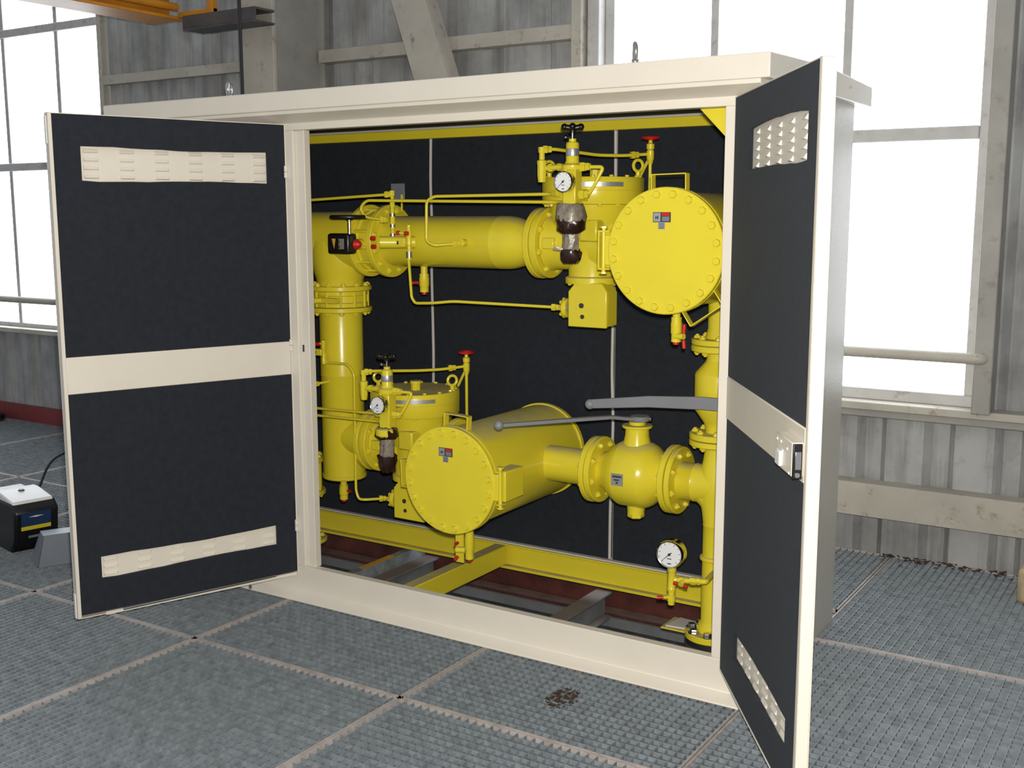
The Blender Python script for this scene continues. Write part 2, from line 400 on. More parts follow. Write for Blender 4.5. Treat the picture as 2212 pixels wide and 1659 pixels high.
# yellow frame
ch = MB().box(LX+.05, RX-.05, .800, .838, -.02, -.008).box(LX+.05, RX-.05, .826, .838, -.008, .082).box(LX+.05, RX-.05, .806, .838, .082, .09)
obj('bottom_channel', ch, YEL, cab, bev=.002)
obj('channel_lip', MB().box(LX+.05, RX-.05, .815, .838, .0905, .097), STRIP, cab)
obj('top_channel', MB().box(LX+.05, RX-.05, .79, .838, 1.845, 1.883), YEL, cab, bev=.003)
obj('top_channel', MB().box(LX+.05, RX-.05, .785, .838, 1.8832, 1.892), STRIP, cab)
obj('cross_member', MB().box(.335, .392, .046, .80, .0, .088), YEL, cab, bev=.004)
obj('gusset_plate', MB().prism([(1.675, .04, 1.832), (1.58, .04, 1.832), (1.675, .04, 1.735)], (0, .012, 0)), YEL, cab)
obj('frame_post', MB().box(1.70, 1.755, .03, .08, .0, 1.86), YEL, cab)
obj('bottom_channel', MB().box(LX+.05, RX-.05, .046, .075, .0, .09), YEL, cab)
for z in (.30, 1.02, 1.68):
    obj('hinge', MB().cyl((-.080, -.006, z-.022), (-.080, -.006, z-.001), .007, 12).cyl((-.080, -.006, z+.001), (-.080, -.006, z+.022), .007, 12), CREAM, cab)
obj('lock_slot', MB().box(-.036, -.028, .0105, .0125, .995, 1.022), DARKP, cab)

# doors: local u (hinge to free edge), n (inner normal), z
def door(h, d, n, left):
    d = V((d[0], d[1], 0)).normalized(); n = V((n[0], n[1], 0)).normalized()
    M = Matrix((d, n, V((0, 0, 1)))).transposed().to_4x4(); M.translation = V(h)
    Wd, z0, z1 = .858, .098, 1.857
    fr = MB()
    fr.box(0, Wd, -.034, -.031, z0, z1, M)
    for a in ((0, Wd, z0, z0+.003), (0, Wd, z1-.003, z1), (0, .003, z0, z1), (Wd-.003, Wd, z0, z1)): fr.box(a[0], a[1], -.031, 0, a[2], a[3], M)
    fr.box(Wd-.014, Wd, -.004, 0, z0, z1, M)
    D = obj('door', fr, CREAM, cab, bev=.001, label='open %s door, foam-lined with pale vent strips' % ('left' if left else 'right'))
    obj('middle_rail', MB().box(.004, Wd-.014, -.03, .001, .905, 1.034, M), CREAM, D, bev=.003)
    vents = [(.075, .755, 1.64, 1.752, 4, 5) if left else (.19, .765, 1.64, 1.752, 5, 5), (.085, .765, .232, .312, 3, 6) if left else (.178, .758, .21, .292, 3, 6)]
    if left: vents[0] = (.075, .755, 1.635, 1.75, 4, 6)
    # foam with cut-outs round each vent
    fz = -.002
    def foam(u0, u1, a, b): obj('foam_panel', MB().box(u0, u1, -.029, fz, a, b, M), FOAM, D, bev=.002)
    u0v, u1v, a, b, *_ = vents[0]; r = .028
    def cut(v, a0, b0):
        u0, u1, a, b = v[:4]
        rnd = random.Random(3 if left else 5); k = 12
        # foam sheet as strips with a slightly wavy hand-cut edge
        top = [(u0+(u1-u0)*i/k, b+rnd.uniform(-.0012, .0012)-.006*sin(pi*i/k)*(sin(2.4*i/k+1) if left else -1.6)) for i in range(k+1)]
        bot = [(u0+(u1-u0)*i/k, a+rnd.uniform(-.0012, .0012)+.003*sin(5*i/k)) for i in range(k+1)]
        top[0] = (u0, b); top[-1] = (u1, b); bot[0] = (u0, a); bot[-1] = (u1, a)
        mb = MB(); e0, e1 = .003, Wd-.014
        P3 = lambda p, y: M @ V((p[0], y, p[1]))
        mb.prism([P3(p, fz) for p in [(e0, b0), (e0, b)]+top+[(e1, b), (e1, b0)]], -n*.026)
        mb.prism([P3(p, fz) for p in [(e0, a), (e0, a0), (e1, a0), (e1, a)]+bot[::-1]], -n*.026)
        mb.prism([P3(p, fz) for p in [(e0, a), (u0, a), (u0, b), (e0, b)]], -n*.026)
        mb.prism([P3(p, fz) for p in [(u1, a), (e1, a), (e1, b), (u1, b)]], -n*.026)
        obj('foam_panel', mb, FOAM, D)
    cut(vents[0], 1.035, z1-.004); cut(vents[1], z0+(.012 if left else .006), .904)
    for (u0, u1, a, b, rows, cols) in vents:
        obj('vent_panel', MB().box(u0-.01, u1+.01, -.030, -.0135, a-.01, b+.01, M), CREAM, D)
        for i in range(cols):
            uc = u0+(u1-u0)*(i+.5)/cols + (.0 if left else .0); hw = .026 if left or a < 1 else .016
            if left: uc = u0+.03+(u1-u0-.065)*i/(cols-1)
            for j in range(rows):
                zc = a+(b-a)*(j+.5)/rows; t = min(.0075, (b-a)/rows*.36)
                lv = MB(); y0, y1 = -.0136, (-.0060 if left or a > 1 else -.0085)
                P3 = lambda u, y, z: M @ V((u, y, z))
                sg = 1
                vs = [P3(uc-hw, y0, zc-t), P3(uc+hw, y0, zc-t), P3(uc+hw, y0, zc+t), P3(uc-hw, y0, zc+t), P3(uc-hw*.82, y1, zc-t*.6), P3(uc+hw*.82, y1, zc-t*.6)]
                lv.add(vs, [(0, 1, 5, 4), (4, 5, 2, 3), (0, 4, 3), (1, 2, 5), (0, 3, 2, 1)])
                obj('louvre', lv, CREAM, D)
    if left:
        obj('bottom_stay', MB().cyl(M @ V((.10, .004, z0+.012)), M @ V((.70, .004, z0+.007)), .005, 10), ZINC, D)
        obj('edge_strip', MB().box(.01, .76, -.006, .004, z0-.002, z0+.009, M), CREAM, D)
        obj('stay_pin', MB().cyl(M @ V((.20, -.012, z0-.022)), M @ V((.20, -.012, z0)), .006, 10), ZINC, D)
        for za, zb in ((1.755, 1.845), (.10, .19)):
            obj('edge_seal', MB().box(Wd, Wd+.004, -.026, -.008, za, zb, M), WHITE, D, bev=.001)
    else:
        lb = obj('lock_case', MB().box(.70, .838, .001, .028, .920, 1.0, M), CREAM, D, bev=.002)
        obj('lock_plate', MB().box(.838, .8435, .004, .027, .915, .998, M), BLACK, D, bev=.002)
        obj('lock_latch', MB().box(.8435, .847, .008, .022, .938, .980, M), CHROME, D, bev=.001)
        obj('lock_screw', MB().cyl(M @ V((.8435, .0155, .925)), M @ V((.8455, .0155, .925)), .006, 12), ZINC, D)
        obj('lock_follower', MB().box(.725, .765, .028, .038, .928, .965, M), WHITE, D, bev=.003)
        for (u, z) in ((.71, .985), (.745, .985), (.80, .978), (.76, .965), (.82, .925)): obj('rivet', MB().lathe(M @ V((u, .028, z)), n, [(.004, 0), (.003, .002), (0, .003)], 8), WHITE, D)
        obj('stay_pin', MB().cyl(M @ V((.25, -.012, z0-.018)), M @ V((.25, -.012, z0)), .005, 10), ZINC, D)
    return D
la, ra = 1.2128, .9824
door((-.084, 0, 0), (-cos(la), -sin(la)), (sin(la), -cos(la)), True)
door((1.704, 0, 0), (cos(ra), -sin(ra)), (-sin(ra), -cos(ra)), False)

# ================================================================= PIPEWORK
PYY = .45
BOLT = MB().hexa((0, 0, 0), (0, 0, 1), .0115, .009).cyl((0, 0, .009), (0, 0, .014), .006, 10).mesh('bolt', YEL)
COVB = MB().hexa((0, 0, 0), (0, 0, 1), .0125, .0095).mesh('bolt', YEL)
BIGB = MB().lathe((0, 0, 0), (0, 0, 1), [(0, 0), (.021, 0), (.021, .003), (0, .003)], 16).hexa((0, 0, .003), (0, 0, 1), .015, .012).mesh('bolt', ZINC)
SMALLB = MB().hexa((0, 0, 0), (0, 0, 1), .0075, .007).mesh('bolt', YEL)
def bolts(parent, c, ax, R, n, me=BOLT, a0=.3):
    a, e1, e2 = MB().frame(ax); c = V(c)
    for i in range(n):
        q = a0+2*pi*i/n; inst('bolt', me, axmat(c+e1*(R*cos(q))+e2*(R*sin(q)), ax, q), parent)
def flange(parent, c, ax, R, t, n=8, Rb=None, ri=.0, a0=.3, me=BOLT, hub=None, bolt=True):
    """disc from c along ax for t; bolts on the far face"""
    c = V(c); a = V(ax).normalized(); mb = MB().lathe(c, a, [(ri, 0), (R-.003, 0), (R, .003), (R, t-.003), (R-.003, t), (ri, t)], 40)
    o = obj('flange', mb, YEL, parent)
    if bolt: bolts(parent, c+a*t, a, Rb or R*.80, n, me, a0)
    return o
def fitting(mb, p, q, r):   # compression nut pair at p towards q
    p = V(p); d = (V(q)-p).normalized()
    mb.hexa(p, d, r*1.9, r*2.2); mb.hexa(p+d*r*2.4, d, r*1.6, r*1.6); return mb
def mini_valve(parent, p, d, L, r, handle=None, cap=True, hcol=None):
    """small drain valve: body from p along d; red lever along 'handle'"""
    p = V(p); d = V(d).normalized()
    mb = MB().lathe(p, d, [(r*.75, 0), (r*.75, L*.3), (r, L*.3), (r, L*.45), (r*1.08, L*.45), (r*1.08, L*.75), (r*.95, L*.78), (r*.95, L), (0, L)], 20)
    o = obj('drain_body', mb, YEL, parent)
    if cap: obj('red_plug', MB().cyl(p+d*L, p+d*(L+r*.5), r*.62, 14), RED, o)
    if handle:
        for h in handle:
            obj('red_handle', MB().tube([V(h[0]), V(h[1])], .0065, n=10), RED, o)
    return o

# ---- filter vessels
def vessel(label, x0, y0, z0, handles, hinge, L=.69):
    t = thing('filter_vessel', label, 'filter', (x0, y0, z0), 'filter vessels')
    o = V((x0, y0, z0)); Y = (0, 1, 0)
    cov = obj('cover', MB().lathe(o, Y, [(0, 0), (.195, 0), (.198, .003), (.198, .019), (.195, .022), (0, .022)], 64), YEL, t)
    for i in range(20):
        q = 2*pi*(i+.5)/20; inst('bolt', COVB, axmat(o+V((.177*cos(q), 0, .177*sin(q))), (0, -1, 0), q), t)
    obj('body_flange', MB().lathe(o, Y, [(.18, .023), (.190, .023), (.190, .027), (.198, .027), (.198, .045), (.195, .048), (.18, .048)], 64), YEL, t)
    obj('shell', MB().lathe(o, Y, [(.184, .047), (.184, L-.03), (.190, L-.03), (.190, L-.012), (.184, L-.010), (.150, L+.015), (.08, L+.03), (0, L+.033)], 64), YEL, t)
    for ang, w in handles:
        M = Matrix.Translation(o) @ Matrix.Rotation(-ang, 4, 'Y')      # local z = radial
        R0, h, dp, th = .188, .052, .030, .004
        mb = MB().box(-w/2, w/2, .028, .028+dp, R0+h-th, R0+h, M).box(-w/2, -w/2+th, .028, .028+dp, R0-.03, R0+h, M).box(w/2-th, w/2, .028, .028+dp, R0-.03, R0+h, M)
        obj('handle', mb, YEL, t, bev=.0015)
    s = 1 if hinge == 'right' else -1
    cx = x0+s*.212
    obj('hinge_strap', MB().box(min(x0+s*.17, cx), max(x0+s*.17, cx), .004+y0, .020+y0, z0-.048, z0+.048), YEL, t, bev=.002)
    obj('hinge_pin', MB().cyl((cx+s*.006, y0+.010, z0-.075), (cx+s*.006, y0+.010, z0+.075), .007, 12).cyl((cx+s*.006, y0+.010, z0+.070), (cx+s*.006, y0+.010, z0+.076), .013, 6).cyl((cx+s*.006, y0+.010, z0-.076), (cx+s*.006, y0+.010, z0-.070), .013, 6), YEL, t)
    if s > 0:
        obj('hinge_bracket', MB().box(x0+.172, cx+.016, y0+.028, y0+.150, z0-.055, z0+.055), YEL, t, bev=.004)
        for z in (.058, -.062): obj('hinge_plate', MB().box(cx-.004, cx+.018, y0-.002, y0+.03, z0+z, z0+z+.004), YEL, t)
    else:
        obj('hinge_bracket', MB().box(cx-.024, cx-.019, y0+.002, y0+.10, z0-.06, z0+.06).box(cx-.024, x0-.175, y0+.03, y0+.035, z0-.058, z0+.058), YEL, t, bev=.001)
        for z in (.058, -.063): obj('hinge_plate', MB().box(cx-.024, x0-.194, y0+.003, y0+.03, z0+z, z0+z+.005), YEL, t)
    # name plates
    pz, px = z0+.105, x0-.010
    pl = obj('name_plate', MB().box(px-.030, px+.030, y0-.0015, y0, pz-.0155, pz+.0155), DARKP, t)
    obj('plate_print', MB().box(px-.028, px-.004, y0-.0020, y0-.0014, pz-.0135, pz+.0135), SILVER, pl)
    obj('plate_print', MB().box(px+.000, px+.027, y0-.0020, y0-.0014, pz+.004, pz+.0135), RED, pl)
    obj('plate_print', MB().box(px+.001, px+.026, y0-.0020, y0-.0014, pz-.0125, pz+.002), SHEET, pl)
    obj('plate_print', MB().box(px-.021, px-.0175, y0-.0026, y0-.0019, pz-.006, pz+.003).box(px-.0145, px-.011, y0-.0026, y0-.0019, pz-.006, pz+.004).box(px-.0175, px-.0145, y0-.0026, y0-.0019, pz-.002, pz+.0005), DARKP, pl)
    pl2 = obj('name_plate', MB().box(px-.012, px+.012, y0-.0015, y0, pz-.037, pz-.0155), SILVER, t)
    for k in range(3): obj('plate_print', MB().box(px-.009, px+.009, y0-.0022, y0-.0014, pz-.034+k*.006, pz-.032+k*.006), DARKP, pl2)
    return t
UX, UZ, UY = 1.472, 1.405, .035
LXV, LZ, LY = .645, .568, .02
vu = vessel('upper yellow filter vessel with round bolted cover, beside right post', UX, UY, UZ, ((.02, .12), (-2.55, .13)), 'left')
vl = vessel('lower yellow filter vessel with dusty top on the cross member', LXV, LY, LZ, ((-.06, .105), (1.60, .105)), 'right')
# nozzle and drain of each vessel
obj('nozzle', MB().cyl((UX-.10, PYY, UZ+.01), (UX-.24, PYY, UZ+.01), .085, 32), YEL, vu)
obj('nozzle', MB().cyl((1.50, PYY, UZ-.12), (1.50, PYY, 1.103), .0445, 32).lathe((1.50, PYY, 1.10), (0, 0, -1), [(.0445, -.03), (.052, 0), (.052, .01)], 32), YEL, vu)
flange(vu, (1.50, PYY, 1.075), (0, 0, 1), .10, .020, 8)
mini_valve(vu, (UX-.005, .15, UZ-.180), (0, 0, -1), .115, .017, [((UX+.028, .135, 1.14), (UX+.030, .135, 1.17)), ((UX+.028, .135, 1.118), (UX+.030, .135, 1.092))])
obj('handle_hub', MB().cyl((UX-.005, .14, 1.13), (UX+.03, .132, 1.13), .010, 12), YEL, vu)
obj('nozzle', MB().cyl((LXV+.10, PYY, .575), (1.010, PYY, .575), .068, 32), YEL, vl)
flange(vl, (1.0265, PYY, .575), (-1, 0, 0), .124, .020, 8)
mini_valve(vl, (LXV-.02, .18, LZ-.182), (0, 0, -1), .155, .017, [((.578, .17, .288), (.578, .155, .286)), ((.578, .17, .235), (.574, .155, .222))])
obj('drain_bracket', MB().box(.553, .590, .190, .196, .205, LZ-.165), YEL, vl, bev=.001)
obj('handle_hub', MB().cyl((.605, .18, .262), (.572, .165, .262), .012, 12), YEL, vl)

# ---- pressure regulators (two alike)
def regulator(label, cx, cz, lowest):
    t = thing('pressure_regulator', label, 'regulator', (cx, PYY, cz-.3), 'pressure regulators')
    O = V((cx, PYY, cz)); P = lambda x, y, z: O+V((x, y, z)); Z = (0, 0, 1)
    body = obj('body', MB().lathe(O, Z, [(0, -.145), (.098, -.145), (.098, -.124), (.086, -.118), (.086, -.06), (.10, 0), (.125, .05), (.148, .08), (.156, .138), (0, .138)], 56)
        .lathe(O, (-1, 0, 0), [(.0, .0), (.098, .03), (.098, .12), (.104, .165), (0, .165)], 48).lathe(O, (1, 0, 0), [(.0, .0), (.098, .03), (.098, .12), (.104, .20), (0, .20)], 48), YEL, t)
    obj('bonnet', MB().lathe(O, Z, [(0, .139), (.182, .139), (.184, .142), (.184, .186), (.1825, .187), (.1825, .189), (.184, .190), (.184, .230), (.181, .234), (0, .234)], 72), YEL, t)
    bolts(t, P(0, 0, .234), Z, .168, 16, SMALLB, .1)
    bolts(t, P(0, 0, .139), (0, 0, -1), .171, 16, SMALLB, .15)
    bolts(t, P(0, 0, -.145), (0, 0, -1), .085, 10, SMALLB, .15)
    flange(t, P(-.168, 0, 0), (-1, 0, 0), .132, .028, 8, bolt=False); bolts(t, P(-.168, 0, 0), (1, 0, 0), .108, 8)
    flange(t, P(.205, 0, 0), (1, 0, 0), .132, .028, 8, bolt=False); bolts(t, P(.205, 0, 0), (-1, 0, 0), .108, 8)
    obj('boss', MB().box(cx-.15, cx-.10, PYY-.112, PYY-.08, cz-.02, cz+.02), YEL, t, bev=.004)
    obj('boss', MB().box(cx+.03, cx+.10, PYY-.155, PYY-.09, cz+.01, cz+.085), YEL, t, bev=.006)
    for a in (.25, 3.39):
        e = P(.165*cos(a), .165*sin(a), .234)
        obj('eye_bolt', MB().torus(e+V((0, 0, .042)), (.7, -.4, 0), .020, .006, 20, 8).cyl(e, e+V((0, 0, .02)), .009, 12).cyl(e, e+V((0, 0, .005)), .015, 12), YEL, t)
    obj('top_plug', MB().cyl(P(.02, -.02, .234), P(.02, -.02, .262), .020, 8).cyl(P(.02, -.02, .262), P(.02, -.02, .272), .024, 20), YEL, t)
    # curved silver name strip on the bonnet
    vs = []; fs = []
    for i in range(13):
        q = -1.52+1.0*(i/12)+.05; 
        for r, z in ((.1862, .200), (.1862, .216)): vs.append(P(r*cos(q), r*sin(q), z))
    for i in range(12): fs.append((2*i, 2*i+2, 2*i+3, 2*i+1))
    obj('name_strip', MB().add(vs, fs), SILVER, t)
    # actuator box with chamfered shoulders
    bx = MB().prism([P(-.050, -.09, -.30), P(.108, -.09, -.30), P(.108, -.09, -.172), P(.085, -.09, -.140), P(-.022, -.09, -.140), P(-.050, -.09, -.172)], (0, .012, 0))
    ab = obj('actuator_box', MB().prism([P(-.046, -.078, -.296), P(.106, -.078, -.296), P(.106, -.078, -.174), P(.083, -.078, -.140), P(-.02, -.078, -.140), P(-.046, -.078, -.174)], (0, .075, 0)), YEL, t, bev=.004)
    obj('box_cover', bx, YEL, ab, bev=.004)
    obj('box_plug', MB().cyl(P(.006, -.089, -.222), P(.006, -.093, -.222), .0095, 14), DARKP, ab); obj('box_plug', MB().cyl(P(.010, -.089, -.262), P(.010, -.093, -.262), .008, 14), DARKP, ab)
    obj('actuator_neck', MB().cyl(P(-.050, -.03, -.238), P(-.078, -.03, -.238), .020, 20), SHEET, t)
    gh = obj('diaphragm_head', MB().lathe(P(-.078, -.03, -.238), (-1, 0, 0), [(0, 0), (.033, 0), (.036, .006), (.036, .016), (.030, .022), (.016, .030), (.010, .045), (0, .045)], 28), YEL, t)
    for i in range(8): inst('bolt', SMALLB, axmat(P(-.098, -.03+.031*cos(i*pi/4), -.238+.031*sin(i*pi/4)), (-1, 0, 0)), t)
    # pilot column in front
    px, py = .052, -.245
    obj('pilot_block', MB().box(cx+px-.025, cx+px+.025, PYY+py-.024, PYY+py+.024, cz+.115, cz+.256), YEL, t, bev=.004)
    obj('pilot_bracket', MB().box(cx+px-.02, cx+px+.02, PYY+py+.02, PYY-.16, cz+.15, cz+.19), YEL, t, bev=.003)
    pc = obj('pilot_head', MB().lathe(P(px, py, 0), Z, [(0, .254), (.036, .254), (.038, .258), (.038, .268), (.034, .272), (.026, .276), (.0225, .285), (.0225, .340), (.020, .346), (.013, .348), (.013, .358), (0, .358)], 32), YEL, t)
    bolts(t, P(px, py, .256), (0, 0, -1), .032, 6, SMALLB)
    obj('pilot_label', MB().lathe(P(px, py, 0), Z, [(.0228, .300), (.0231, .301), (.0231, .324), (.0228, .325)], 32), SILVER, pc)
    obj('spindle', MB().cyl(P(px, py, .352), P(px, py, .39), .0045, 10).cyl(P(px-.004, py, .364), P(px-.026, py, .365), .003, 8).sphere(P(px-.026, py, .365), .006, 10), CHROME, pc)
    kb = MB().cyl(P(px, py, .378), P(px, py, .402), .011, 16)
    for k in range(4): a = k*pi/2+.5; kb.tube([P(px, py, .393), P(px+.027*cos(a), py+.027*sin(a), .398)], .0095, n=10); kb.sphere(P(px+.028*cos(a), py+.028*sin(a), .398), .0115, 12)
    obj('knob', kb, BLACK, pc, label='black star knob')
    # gauge
    gauge(t, P(px-.002, py-.060, .213), (0, -1, 0), .036, .030, small=True)
    obj('gauge_stem', MB().cyl(P(px-.002, py-.03, .213), P(px-.002, py-.01, .213), .008, 12), YEL, t)
    # inlet filter on the left and its pipe to the hand wheel valve behind
    fx, fy = -.075, -.235
    obj('pilot_filter', MB().lathe(P(fx, fy, 0), Z, [(0, .215), (.013, .215), (.016, .238), (.016, .276), (.017, .276), (.017, .289), (.010, .292), (.010, .316), (.013, .316), (.013, .335), (0, .335)], 8), YEL, t)
    obj('filter_link', MB().cyl(P(fx, fy, .262), P(px-.03, py, .266), .010, 12).hexa(P(fx+.03, fy, .263), (1, 0, .1), .015, .015).hexa(P(fx+.065, fy, .265), (1, 0, .03), .014, .016), YEL, t)
    hw = (.155, .15)
    tb = MB().tube([P(fx, fy, .327), P(fx+.03, fy+.03, .329), P(.03, -.02, .314), P(.09, .06, .314), P(hw[0], hw[1], .322)], .0062, .03, 10)
    fitting(tb, P(fx+.004, fy, .327), P(fx+.05, fy+.04, .328), .0075); fitting(tb, P(hw[0]-.05, hw[1]-.058, .3165), P(hw[0], hw[1], .322), .0075)
    obj('sensing_pipe', tb, YEL, t)
    vb = obj('needle_valve', MB().lathe(P(hw[0], hw[1], 0), Z, [(0, .285), (.008, .285), (.012, .300), (.014, .305), (.014, .333), (.010, .337), (.015, .340), (.015, .357), (.008, .361), (.006, .377), (0, .377)], 12)
        .cyl(P(hw[0], hw[1], -.05), P(hw[0], hw[1], .29), .0065, 10).cyl(P(hw[0]-.005, hw[1], .305), P(hw[0]-.05, hw[1]+.01, .234), .006, 10), YEL, t)
    ww = MB().torus(P(hw[0], hw[1], .379), Z, .028, .0055, 28, 8).cyl(P(hw[0], hw[1], .371), P(hw[0], hw[1], .381), .008, 12)
    for k in range(4): a = k*pi/2; ww.tube([P(hw[0], hw[1], .373), P(hw[0]+.027*cos(a), hw[1]+.027*sin(a), .378)], .004, n=8)
    obj('hand_wheel', ww, RED, vb, label='red hand wheel')
    # loop pipe on the right of the pilot
    lp = MB().tube([P(px+.03, py, .264), P(px+.115, py+.01, .262), P(px+.085, py, .200), P(px+.065, py, .172), P(px+.028, py, .170)], .0065, .015, 10)
    fitting(lp, P(px+.034, py, .264), P(px+.1, py, .264), .0085); fitting(lp, P(px+.03, py, .170), P(px+.08, py, .172), .0085)
    obj('loop_pipe', lp, YEL, t)
    # film-wrapped filter hanging below the pilot
    rnd = random.Random(11+lowest)
    def wrap(name, prof, mat, n=22, amp=.005):
        mb = MB().lathe(P(px-.005, py, 0), Z, prof, n)
        vv = []
        for x, y, z in mb.v:
            k = amp; vv.append((x+rnd.uniform(-k, k), y+rnd.uniform(-k, k), z+rnd.uniform(-k, k)*.7))
        mb.v = vv; obj(name, mb, mat, t)
    obj('pilot_filter_core', MB().cyl(P(px-.005, py, .118), P(px-.005, py, -.03), .02, 20), YEL, t)
    if not lowest:
        wrap('packing_film', [(0, .140), (.044, .140), (.051, .128), (.053, .10), (.051, .082), (.040, .076)], TAN)
        wrap('brown_tape', [(.049, .088), (.050, .074), (.046, .052), (.030, .038), (.024, .036)], BROWN)
        wrap('packing_film', [(.026, .052), (.027, .015), (.029, -.012), (.030, -.02)], TAN)
        wrap('brown_tape', [(.031, -.016), (.037, -.026), (.035, -.048), (.024, -.062), (0, -.064)], BROWN)
        obj('film_tail', MB().prism([P(px-.02, py-.012, -.012), P(px-.055, py-.03, -.005), P(px-.058, py-.03, -.016), P(px-.02, py-.012, -.024)], (0, .002, 0)), TAN, t)
    else:
        wrap('brown_tape', [(.032, .12), (.044, .11), (.046, .085), (.036, .072), (.030, .074)], BROWN)
        obj('filter_cap', MB().lathe(P(px-.005, py-.006, 0), Z, [(0, .118), (.030, .118), (.042, .112), (.042, .088), (.036, .082), (0, .082)], 28), YEL, t)
        wrap('packing_film', [(.026, .080), (.028, .05), (.027, .01), (.026, -.018)], TAN)
        wrap('brown_tape', [(.038, .006), (.036, -.02), (.032, -.045), (.022, -.062), (0, -.065)], BROWN)
    return t
def gauge(parent, c, ax, R, D, small=False):
    """c = centre of dial face, ax = facing direction"""
    a = V(ax).normalized(); c = V(c); _, e1, e2 = MB().frame(a)
    cs = obj('gauge_case', MB().lathe(c, -a, [(R*.88, -.002), (R*.94, -.004), (R, 0), (R, .008), (R*.95, .010), (R*.95, D-.004), (R*.88, D), (0, D)], 44), CHROME, parent)
    obj('dial', MB().lathe(c, a, [(0, 0), (R*.885, 0), (R*.885, -.004), (0, -.004)], 40), DIAL, cs)
    rgt = V((0, 0, 1)).cross(a).normalized(); u = V((0, 0, 1))
    mk = MB()
    for k in range(11):
        q = math.radians(225-27*k); d = rgt*cos(q)+u*sin(q); s = rgt*-sin(q)+u*cos(q)
        l = .17 if k % 2 == 0 else .10; w = R*.016
        p0 = c+d*R*(.84-l)+a*.0008; p1 = c+d*R*.84+a*.0008
        mk.add([p0-s*w, p0+s*w, p1+s*w, p1-s*w], [(0, 1, 2, 3)])
    p = c+a*.0008
    mk.add([p-rgt*R*.16-u*R*.28, p+rgt*R*.16-u*R*.28, p+rgt*R*.16-u*R*.34, p-rgt*R*.16-u*R*.34], [(0, 1, 2, 3)])
    mk.add([p-rgt*R*.14-u*R*.62, p+rgt*R*.14-u*R*.62, p+rgt*R*.14-u*R*.70, p-rgt*R*.14-u*R*.70], [(0, 1, 2, 3)])
    obj('dial_marks', mk, DARKP, cs)
    q = math.radians(222); d = rgt*cos(q)+u*sin(q); s = rgt*-sin(q)+u*cos(q); p = c+a*.0018
    obj('needle', MB().prism([p-d*R*.22-s*R*.035, p-d*R*.22+s*R*.035, p+d*R*.74+s*R*.010, p+d*R*.74-s*R*.010], a*.001).cyl(p, p+a*.002, R*.10, 16), DARKP, cs)
    return cs
regulator('upper yellow pressure regulator with film-wrapped pilot under the top channel', .994, 1.415, 0)
regulator('lower yellow pressure regulator partly behind lower filter vessel', .170, .575, 1)

# ---- upper header pipe (pipe, swage, flange) from butterfly valve to upper regulator
hp = thing('header_pipe', 'upper horizontal yellow pipe between black gearbox valve and upper regulator', 'pipe', (.4, PYY, 1.3))
HZ = 1.413
obj('pipe', MB().lathe((0, PYY, HZ), (1, 0, 0), [(.095, .055), (.101, .09), (.101, .60), (.1015, .602), (.101, .604), (.101, .635), (.098, .665), (.090, .695), (.080, .725), (.076, .75), (.076, .775)], 56), YEL, hp)
flange(hp, (.794, PYY, HZ), (-1, 0, 0), .132, .024, 8, bolt=False)
bolts(hp, (.770, PYY, HZ), (-1, 0, 0), .108, 8)
flange(hp, (.045, PYY, HZ), (1, 0, 0), .148, .024, 12, Rb=.124)
mini_valve(hp, (.225, PYY, HZ-.098), (0, 0, -1), .105, .019, [((.195, PYY-.025, 1.247), (.182, PYY-.03, 1.246)), ((.218, PYY-.032, 1.248), (.205, PYY-.034, 1.249))])
obj('pipe_boss', MB().cyl((.50, PYY-.09, HZ), (.50, PYY-.125, HZ), .013, 12), YEL, hp)
obj('tag_plate', MB().box(.045, .115, PYY+.02, PYY+.023, 1.575, 1.645), SHEET, hp, bev=.001)
obj('tag_bracket', MB().box(.053, .059, PYY+.015, PYY+.02, 1.53, 1.60).box(.10, .106, PYY+.015, PYY+.02, 1.53, 1.60), YEL, hp)

# ---- butterfly valves with black gearboxes
def butterfly(label, c, ax, R, t, gear_at, wheel, n=12):
    b = thing('butterfly_valve', label, 'valve', c, 'butterfly valves')
    c = V(c); a = V(ax).normalized()
    obj('valve_ring', MB().lathe(c-a*t/2, a, [(.08, 0), (R*.86, 0), (R*.86, t*.25), (R*.80, t*.3), (R*.80, t*.7), (R*.86, t*.75), (R*.86, t), (.08, t)], 48), YEL, b)
    _, e1, e2 = MB().frame(a)
    for i in range(n):
        q = .2+2*pi*i/n; p = c+e1*(R*.86*cos(q))+e2*(R*.86*sin(q))
        obj('stud', MB().cyl(p-a*t/2, p+a*t/2, .0065, 8), YEL, b)
    return b
bv1 = butterfly('butterfly valve with black hand gearbox on the upper header', (.0, PYY, HZ), (1, 0, 0), .148, .09, None, None)
def gearbox(b, o, dirn):
    """black worm gearbox at o; dirn = stem direction from box to the valve"""
    o = V(o); d = V(dirn).normalized()
    ax = d.normalized(); side = V((0, 0, 1)).cross(ax).normalized(); M = Matrix((side, -ax, V((0, 0, 1)))).transposed().to_4x4()
    if M.determinant() < 0: M = Matrix((-side, -ax, V((0, 0, 1)))).transposed().to_4x4()
    M.translation = o
    return M
gb = obj('gearbox', MB().box(-.098, .014, .235, .290, 1.364, 1.446), BLACK, bv1, bev=.010, label='black gearbox')
obj('warning_triangle', MB().prism([(-.072, .2345, 1.425), (-.052, .2345, 1.425), (-.060, .2345, 1.385)], (0, -.0006, 0)), TRIY, gb)
obj('label_print', MB().box(-.034, -.029, .2334, .2339, 1.388, 1.398).box(-.034, -.029, .2334, .2339, 1.408, 1.418), DARKP, gb)
obj('gearbox_label', MB().box(-.036, -.010, .2338, .2348, 1.384, 1.425), SILVER, gb)
